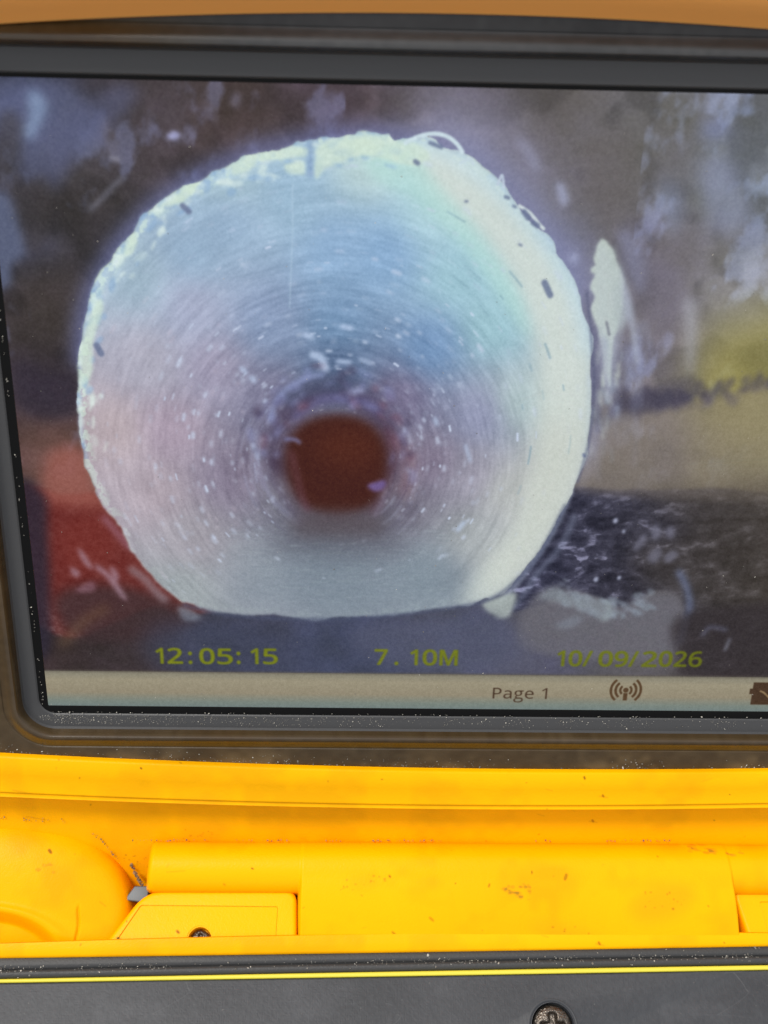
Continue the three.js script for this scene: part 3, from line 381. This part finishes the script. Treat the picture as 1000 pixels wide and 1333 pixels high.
// lid, upper half: shell, bezel, picture
{ const b = new RoundedBoxGeometry(262, 168, 30, 4, 10); b.translate(81.3, 52, -18.5); part('lid_shell', b, yellow, monitor, true); }
{ const g = new THREE.PlaneGeometry(162.7, 122); g.translate(81.35, 61, 0);
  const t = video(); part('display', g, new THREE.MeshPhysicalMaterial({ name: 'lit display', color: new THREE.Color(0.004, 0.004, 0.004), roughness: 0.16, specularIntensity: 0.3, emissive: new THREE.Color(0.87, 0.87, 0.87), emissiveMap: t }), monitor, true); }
part('display_border', ring([[0, 0.03, 0.3], [0.4, 0.12, 0.4], [1.9, 0.14, 3.2]]), blackGloss, monitor, true);
part('bezel_bevel', ring([[1.7, -0.3, 3.2], [1.75, 0.2, 3.4], [2.0, 0.4, 3.6], [4.6, 0.75, 6], [4.95, 1.3, 6.4]]), slopePlastic, monitor, true);
part('bezel_bead', ring([[4.9, 1.2, 6.4], [5.0, 2.3, 6.5], [5.2, 3.1, 6.6], [5.5, 3.45, 6.9], [5.9, 3.5, 7.2], [6.4, 3.35, 7.6], [7.2, 2.9, 8.2], [8.0, 2.45, 8.8], [8.5, 2.3, 9.2]]), beadPlastic, monitor, true);
part('bezel', ring([[8.4, 2.2, 9.2], [8.7, 2.45, 9.5], [9.2, 2.5, 10], [18.8, 2.5, 14]]), darkPlastic, monitor, true);

// lid, lower edge: a bowed yellow rim with a double bead, and the wall set back beneath it
const rimTop = rail([[-10.1, -10.2, 3.6], [71.2, -13.1, 3.6], [154.3, -12.7, 3.6]]), beadA = rail([[-10.8, -18.6, 4.3], [71.4, -21.1, 4.3], [155.2, -20.2, 4.3]]), beadB = rail([[-11.1, -20.1, 4], [71.4, -22.5, 4], [155.5, -21.7, 4]]);
part('lower_rim', loft([shift(rimTop, 0.15, -1.6), shift(rimTop, 0.05, -0.3), rimTop, shift(rimTop, -0.35, 0.35), [(x) => mixn(rimTop[0](x), beadA[0](x), 0.5), (x) => mixn(rimTop[1](x), beadA[1](x), 0.5) + 0.35], shift(beadA, 0.35, -0.05), shift(beadA, 0.1, 0.1), shift(beadA, -0.1, 0.05), shift(beadA, -0.35, -0.35), shift(beadB, 0.45, 0.05), shift(beadB, 0.2, 0.25), beadB, shift(beadB, -0.15, -0.4), shift(beadB, -0.1, -1.2), shift(beadB, 0.2, -6)], -45, 205, 60, 0.9), yellow, monitor, true);
part('recess_wall', loft([rail([[0, -20, -1.2], [70, -22, -1.2], [160, -22, -1.2]]), rail([[0, -36, -1.6], [70, -36, -1.6], [160, -36, -1.6]]), rail([[0, -58, -2], [70, -58, -2], [160, -58, -2]])]), yellow, monitor, true);
// lid, upper edge: the orange cowl that stands forward over the bezel
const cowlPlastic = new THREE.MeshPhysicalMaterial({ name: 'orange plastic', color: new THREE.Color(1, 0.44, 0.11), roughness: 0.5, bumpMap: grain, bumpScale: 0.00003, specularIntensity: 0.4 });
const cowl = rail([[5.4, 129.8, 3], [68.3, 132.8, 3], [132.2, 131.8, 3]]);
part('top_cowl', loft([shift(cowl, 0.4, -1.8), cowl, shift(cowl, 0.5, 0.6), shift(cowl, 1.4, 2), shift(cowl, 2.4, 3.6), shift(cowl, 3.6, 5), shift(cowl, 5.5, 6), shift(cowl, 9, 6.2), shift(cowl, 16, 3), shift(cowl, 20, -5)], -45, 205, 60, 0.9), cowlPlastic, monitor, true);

// base: floor, hinge mouldings, ledge, gasket, panel
{ const b = new RoundedBoxGeometry(262, 60, 120, 4, 8); b.translate(81.3, -69.5, 72); part('base_shell', b, yellow, monitor); }
{ const q = strip([[18.5, -28, 21.7], [52.2, -28, 26.8], [149.7, -28, 26.4], [52.4, -28, 32.5], [150.7, -28, 39.8], [19.7, -28, 21.7], [21, -28, 32.3], [71.8, -28, 40.3], [149.9, -28, 31.8]]);
  const xl = q[0][0], xb = q[1][0], xr = q[2][0], xr2 = q[4][0], back = q[5][1] - 0.1, front = q[6][1] + 0.3, mid = (back + front) / 2, R = (front - back) / 2, end = q[7][1], wr = q[3][1];
  const height = (x, w) => {
    const cap = clamp((xl + 2.4 - x) / 2.4), endUp = 1 - 0.9 * cap ** 2.6, d = (w - mid) / (R * (1 - 0.16 * cap ** 2)), bar = x < xl ? -44 : Math.abs(d) < 1 ? -30.4 + (R * 0.95) * endUp * Math.sqrt(1 - d * d) - 2.2 * cap ** 3 : -44;
    const t = clamp((w - back) / (end - back)), xe = mixn(xr, xr2, clamp((w - mid) / (end - mid))), face = w < mid ? -30.4 + R * 0.95 * Math.sqrt(Math.max(0.0001, 1 - ((w - mid) / R) ** 2)) : -30.4 + R * 0.95 - 0.021 * (w - mid) ** 2, inL = sst(xb - 0.4, xb + 1.5, x), inR = sst(xe + 0.5, xe - 0.9, x);
    const block = w < back ? -44 : mixn(-44, face + 0.05, Math.pow(inL * inR, 0.35)), low = w > front - 1.2 ? -44 : -44;
    return Math.max(low, smax(bar, block, 0.9), -44);
  };
  part('hinge_housing', relief(xl - 1, 205, back - 0.6, end + 1.5, 760, 110, height), yellow, monitor); }
{ const q = strip([[-16.1, -29.8, 16.9], [-0.3, -29.8, 17.5], [16.4, -29.8, 36.4], [16.3, -29.8, 42.7], [-12.3, -29.8, 36.6], [-3.5, -29.8, 39.3], [1.8, -29.8, 43.1], [5, -29.8, 35.1], [6.4, -29.8, 43.1], [-3.3, -29.8, 30.8], [-12.3, -29.8, 45]]), top = strip([[-14.4, -25, 18], [6.6, -25, 21.5]])[0][1];
  const cx = q[0][0] - 18, w0 = top - 4.2, cw = q[3][1] + 1, A = q[2][0] - cx, Bw = cw - w0;
  const height = (x, w) => {
    const e = Math.pow(Math.abs((x - cx) / A), 3.2) + Math.pow(Math.abs((w - cw) / Bw), 2.6), crown = -22.6 - 7.5 * Math.pow(clamp((w - w0 - 4) / (cw - w0 - 4)), 1.25), dome = e >= 1 ? -46 : -44 + (crown + 44) * Math.pow(1 - e, 0.17);
    const k = Math.hypot((x - (q[10][0] - 4)) / (q[6][0] - q[10][0] + 4), (w - q[3][1] - 2) / (q[3][1] + 2 - q[4][1])), bead = 0.7 * Math.exp(-(((k - 1.06) / 0.1) ** 2)) * sst(cw - 0.6, cw - 3, w), pit = 3.6 * sst(1.0, 0.76, k);
    const crease = 0.7 * Math.exp(-(((x - q[7][0] - 0.15 * Math.sin(w)) / 0.2) ** 2)) * sst(q[7][1] - 0.2, q[7][1] + 1.4, w);
    return dome + (e < 0.97 ? bead - pit - crease : 0);
  };
  part('hinge_knuckle', relief(-46, q[2][0] + 0.4, w0 - 0.3, cw + 0.3, 260, 170, height), yellow, monitor); }
{ const q = strip([[13.7, -34, 33.7], [15.6, -34, 30.7], [19, -34, 30.7], [18.8, -34, 34.3]]); part('hinge_pin', plate(q, -33.2, 2, 0.3), pinGrey, monitor); }
const evaluator = new Evaluator(); evaluator.attributes = ['position', 'normal', 'uv'];
function minus(a, ...cuts) { let r = new Brush(a); r.updateMatrixWorld(); for (const c of cuts) { const b = new Brush(c); b.updateMatrixWorld(); r = evaluator.evaluate(r, b, SUBTRACTION); } return r.geometry; }
function cover(outline, radii, inset, hole, label) {
  const top = -29.9, o = roundPoly(outline, radii), i = roundPoly(inset, 0.5), cuts = [plate(i, top + 2, 2.35, 0)];
  if (hole) { const c = new THREE.CylinderGeometry(2.7, 2.3, 4, 36); c.translate(hole[0], top - 1, hole[1]); cuts.push(c); }
  const c = part('hinge_cover', minus(plate(o, top, 5, 0.9), ...cuts), yellow, monitor); if (label) c.userData.label = label;
  let p = plate(roundPoly(inset.map(([x, w]) => [mixn(x, inset.reduce((a, q) => a + q[0] / inset.length, 0), 0.006), w + 0.12]), 0.45), top - 0.2, 0.5, 0.08);
  if (hole) { const k = new THREE.CylinderGeometry(2.95, 2.75, 3, 36); k.translate(hole[0], top - 0.4, hole[1]); p = minus(p, k); }
  part('inset_panel', p, yellow, c);
  if (hole) { const s = screwHead(2.1); s.translate(hole[0], top - 1.7, hole[1]); part('screw', s, steel, c); }
}
function screwHead(r) {                                            // a worn dome with a cross cut in it
  const n = 44, pos = [], uv = [], idx = [];
  for (let j = 0; j <= 22; j++) for (let i = 0; i <= n; i++) {
    const a = (i / n) * 2 * Math.PI + 0.4, d = (j / 22) * r, x = d * Math.cos(a), w = d * Math.sin(a), p = 0.18 * r, arm = (u, v) => sst(p * 1.25, p * 0.75, Math.abs(u)) * sst(r * 0.68, r * 0.55, Math.abs(v));
    pos.push(x, r * (0.34 * Math.sqrt(Math.max(0, 1.02 - (d / r) ** 2)) - 0.3 * Math.max(arm(x, w), arm(w, x)) + 0.05 * (fbm(x * 1.6 + 9, w * 1.6, 61) - 0.5)), w); uv.push(x, w);
  }
  for (let j = 0; j < 22; j++) for (let i = 0; i < n; i++) { const a = j * (n + 1) + i, b = a + n + 1; idx.push(a, a + 1, b, b, a + 1, b + 1); }
  const g = new THREE.BufferGeometry(); g.setAttribute('position', new THREE.Float32BufferAttribute(pos, 3)); g.setAttribute('uv', new THREE.Float32BufferAttribute(uv, 2)); g.setIndex(idx); g.computeVertexNormals(); return g;
}
cover(strip([[10.1, -30, 44.9], [18.9, -30, 32.2], [52.3, -30, 32], [52.9, -30, 44.8]]), [1, 4.2, 2.6, 1], strip([[12.7, -30.2, 44.2], [18.2, -30.2, 35.2], [48.4, -30.2, 35.4], [48.3, -30.2, 44.1]]), strip([[31.7, -30.2, 42.2]])[0]);
cover(strip([[152.4, -30, 42.6], [150.3, -30, 31.3], [179.6, -30, 31.2], [178.6, -30, 42.6]]), [1, 2.6, 2.6, 1], strip([[156.7, -30.2, 42], [156, -30.2, 34], [175.6, -30.2, 34], [175.4, -30.2, 41.9]]), null);

const lipBack = rail([[-10.9, -29.2, 43], [63.4, -29.2, 41], [156.5, -29.2, 40.4]].map(([x, u, w]) => [x, u, w])), lipFront = rail([[-10.4, -29.6, 45.9], [71.8, -29.6, 44.6], [156.1, -29.6, 43.1]]);
part('front_ledge', loft([shift(lipBack, -5, 0.1), shift(lipBack, -0.5, 0), shift(lipBack, 0, 0.25), [(x) => mixn(lipBack[0](x), lipFront[0](x), 0.5) + 0.12, (x) => mixn(lipBack[1](x), lipFront[1](x), 0.5)], shift(lipFront, 0, -0.45), shift(lipFront, -0.4, 0), shift(lipFront, -3, 0.1)], -45, 205, 60, 0.9), yellow, monitor);
const gA = rail([[-10.9, -31, 45.9], [71.8, -31, 44.6], [156.6, -31, 43.1]]), gM = rail([[-10.4, -30.9, 48.2], [71.8, -30.9, 46.5], [156.2, -30.9, 45]]), gB = rail([[-10.1, -31, 49.9], [71.8, -31, 48.3], [155.9, -31, 46.7]]);
part('gasket', loft([shift(gA, -2, -0.6), shift(gA, 0, -0.3), shift(gA, 0.15, 0.3), [(x) => mixn(gA[0](x), gM[0](x), 0.55) + 0.25, (x) => mixn(gA[1](x), gM[1](x), 0.55)], shift(gM, 0.1, -0.35), shift(gM, -0.45, 0), shift(gM, 0.05, 0.3), [(x) => mixn(gM[0](x), gB[0](x), 0.5) + 0.25, (x) => mixn(gM[1](x), gB[1](x), 0.5)], shift(gB, 0.05, -0.3), shift(gB, -0.3, 0), shift(gB, -2, 0.1)], -45, 205, 60, 0.9), rubber, monitor);
const yA = rail([[-10, -30.8, 50], [71.8, -30.8, 48.4], [155.8, -30.8, 46.9]]), yB = rail([[-9.9, -30.8, 50.7], [71.8, -30.8, 49.3], [155.6, -30.8, 47.8]]);
part('panel_edge', loft([shift(yA, -1.5, -0.05), shift(yA, -0.15, 0), shift(yA, 0.05, 0.2), shift(yB, 0.05, -0.2), shift(yB, -0.15, 0), shift(yB, -1.5, 0.05)], -45, 205, 60, 0.9), limeEdge, monitor);
const hubP = strip([[107.6, -31, 58.8]])[0], HR = 4.9;
{ const s = new THREE.Shape(), n = 40; for (let i = 0; i <= n; i++) { const x = mixn(-45, 205, i / n), w = yB[1](x) + 0.1; i ? s.lineTo(x, -w) : s.moveTo(x, -w); } s.lineTo(205, -125); s.lineTo(-45, -125);
  const h = new THREE.Path(); h.absarc(hubP[0], -hubP[1], HR, 0, 2 * Math.PI, true); s.holes.push(h);
  const g = new THREE.ExtrudeGeometry(s, { depth: 2, bevelEnabled: true, bevelThickness: 0.35, bevelSize: 0.35, bevelOffset: -0.35, bevelSegments: 3, curveSegments: 48 }); g.rotateX(-Math.PI / 2); g.translate(0, -30.95 - 2.35, 0);
  const k = part('keypad_panel', toCreasedNormals(g, 0.7), greyPanel, monitor);
  const cup = new THREE.LatheGeometry([[HR + 0.45, 0], [HR + 0.2, 0.12], [HR - 0.2, 0.02], [HR - 0.5, -0.7], [HR - 0.6, -2.2], [0, -2.2]].map(([r, y]) => new THREE.Vector2(r, y)), 48); cup.translate(hubP[0], -30.94, hubP[1]); part('screw_recess', cup, greyPanel, k);
  const sc = screwHead(4.2); sc.translate(hubP[0], -31.9, hubP[1]); part('panel_screw', sc, steel, k); }

// ---------------------------------------------------------------- grit and dust lying on it
const pebble = new THREE.IcosahedronGeometry(1, 1); { const p = pebble.attributes.position; for (let i = 0; i < p.count; i++) { const k = 0.75 + 0.5 * noise(p.getX(i) * 2 + 7, p.getY(i) * 2 + p.getZ(i) * 3, 66); p.setXYZ(i, p.getX(i) * k, p.getY(i) * k * 0.7, p.getZ(i) * k); } pebble.computeVertexNormals(); }
function scatter(name, label, list, roughness = 0.9) {             // list of [world position, radius in mm, colour]
  const m = new THREE.InstancedMesh(pebble, new THREE.MeshStandardMaterial({ name, color: 0xffffff, roughness }), list.length), o = new THREE.Object3D();
  list.forEach(([p, r, c], i) => { o.position.copy(p); o.rotation.set(rnd() * 6, rnd() * 6, rnd() * 6); o.scale.set(r * MM * (0.7 + rnd() * 0.8), r * MM * (0.7 + rnd() * 0.5), r * MM * (0.7 + rnd() * 0.8)); o.updateMatrix(); m.setMatrixAt(i, o.matrix); m.setColorAt(i, c); });
  m.name = name; m.userData = { label, category: name, kind: 'stuff' }; m.castShadow = m.receiveShadow = true; scene.add(m);
}
const onBase = (x, u, w) => new THREE.Vector3(x * MM, u * MM + LIFT, w * MM), pale = () => { const v = 0.14 + rnd() ** 1.8 * 0.42; return new THREE.Color(v, v * 0.94, v * 0.82); }, brown = () => { const v = 0.05 + rnd() * 0.14; return new THREE.Color(v * 1.5, v, v * 0.6); };
{ const l = [];
  for (let i = 0; i < 900; i++) { const x = -14 + rnd() * 185, t = (rnd() + rnd() + rnd() - 1.5) * 1.1; if (noise(x / 4, 8, 69) < 0.42 && rnd() < 0.8) continue; l.push([onBase(x, gM[0](x) - 0.25 + Math.min(0.35, Math.abs(t) * 0.9), gM[1](x) + t * 0.8), 0.05 + 0.1 * rnd() ** 2, pale()]); }
  for (let i = 0; i < 40; i++) { const x = -14 + rnd() * 185, t = (rnd() - 0.5) * 3.4; l.push([onBase(x, gM[0](x) + 0.25, gM[1](x) + t), 0.1 + 0.2 * rnd() ** 3, pale()]); }
  scatter('grit', 'pale sand grit caught along the groove of the black rubber gasket', l); }
{ const l = [];
  for (let i = 0; i < 560; i++) { const x = -14 + rnd() * 185, t = rnd() ** 2.6 * 2.2; if (noise(x / 9, 5, 67) < 0.3 && rnd() < 0.8) continue; l.push([onLid(x, rimTop[0](x) + 0.35 + t, 2.53), 0.035 + 0.11 * rnd() ** 3, pale()]); }
  scatter('sand', 'fine sand along the seam between the dark bezel and the yellow rim', l); }
{ const l = [];
  for (let i = 0; i < 420; i++) { const x = -14 + rnd() * 180, y = 118 - 122 * rnd() ** 0.75; if (x < 0) continue; l.push([onLid(x, Math.max(0.3, y), 0.03), 0.035 + 0.09 * rnd() ** 2.5, pale()]); }
  for (let i = 0; i < 1500; i++) { const x = -2.6 + 150 * rnd() ** 1.9, t = rnd() ** 1.2; if (x < 3 && t > 0.25 + (x + 2.6) / 7 + (rnd() - 0.5) * 0.2) continue; if (noise(x / 5, 2, 70) < 0.4 && x > 8 && rnd() < 0.8) continue; l.push([onLid(x, -2.1 - t * 2.0, 0.5 + t * 0.3), 0.03 + 0.075 * rnd() ** 2.4, pale()]); }
  for (let i = 0; i < 170; i++) { const x = 160 * rnd(), t = rnd() ** 3; l.push([onLid(x, -1.2 - t * 2.4, 0.5 + t * 0.3), 0.05 + 0.1 * rnd() ** 2, pale()]); }
  for (let i = 0; i < 60; i++) l.push([onLid(-1.2 + 0.4 * rnd(), 100 * rnd() ** 1.2, 0.25), 0.05 + 0.08 * rnd(), pale()]);
  scatter('dust', 'white dust specks over the screen and its lower bevel', l); }

{ const l = [], seam = rail([[19.9, -27.5, 21.9], [89.2, -27.5, 21.6], [159.6, -27.5, 21.2]]), q = strip([[14, -32, 25.8], [17.1, -32, 30.4], [-16.8, -32, 16.8], [-0.9, -32, 17]]);
  for (let i = 0; i < 330; i++) { const x = mixn(14, 170, rnd()); if (noise(x / 6, 3, 68) < 0.5) continue; l.push([onBase(x, -27.6 + rnd() * 0.25, seam[1](x) - 0.15 + rnd() * 0.3), 0.05 + 0.13 * rnd() ** 2, brown()]); }
  for (let i = 0; i < 150; i++) { const s = rnd(), a = [[-13.9, -29.4, -1.2], [-0.4, -30, -1.2], [7.8, -34.7, -1.2], [12.4, -42.7, -1.2]][Math.min(3, Math.floor(s * 3))], b = [[-13.9, -29.4, -1.2], [-0.4, -30, -1.2], [7.8, -34.7, -1.2], [12.4, -42.7, -1.2]][Math.min(3, Math.floor(s * 3) + 1)], f = s * 3 - Math.floor(s * 3); if (noise(s * 14, 4, 71) < 0.45) continue; l.push([onLid(mixn(a[0], b[0], f), mixn(a[1], b[1], f) + (rnd() - 0.5) * 1.1, -1.1), 0.04 + 0.11 * rnd() ** 2, brown()]); }
  for (let i = 0; i < 70; i++) { const t = rnd(); l.push([onBase(mixn(q[0][0], q[1][0], t) + (rnd() - 0.5) * 0.5, -33.5 + t * 0, mixn(q[0][1], q[1][1], t) + (rnd() - 0.5) * 0.4), 0.1 + 0.2 * rnd(), brown()]); }
  scatter('soil', 'brown soil crumbs in the seams round the yellow hinge', l); }

renderer.render(scene, camera);
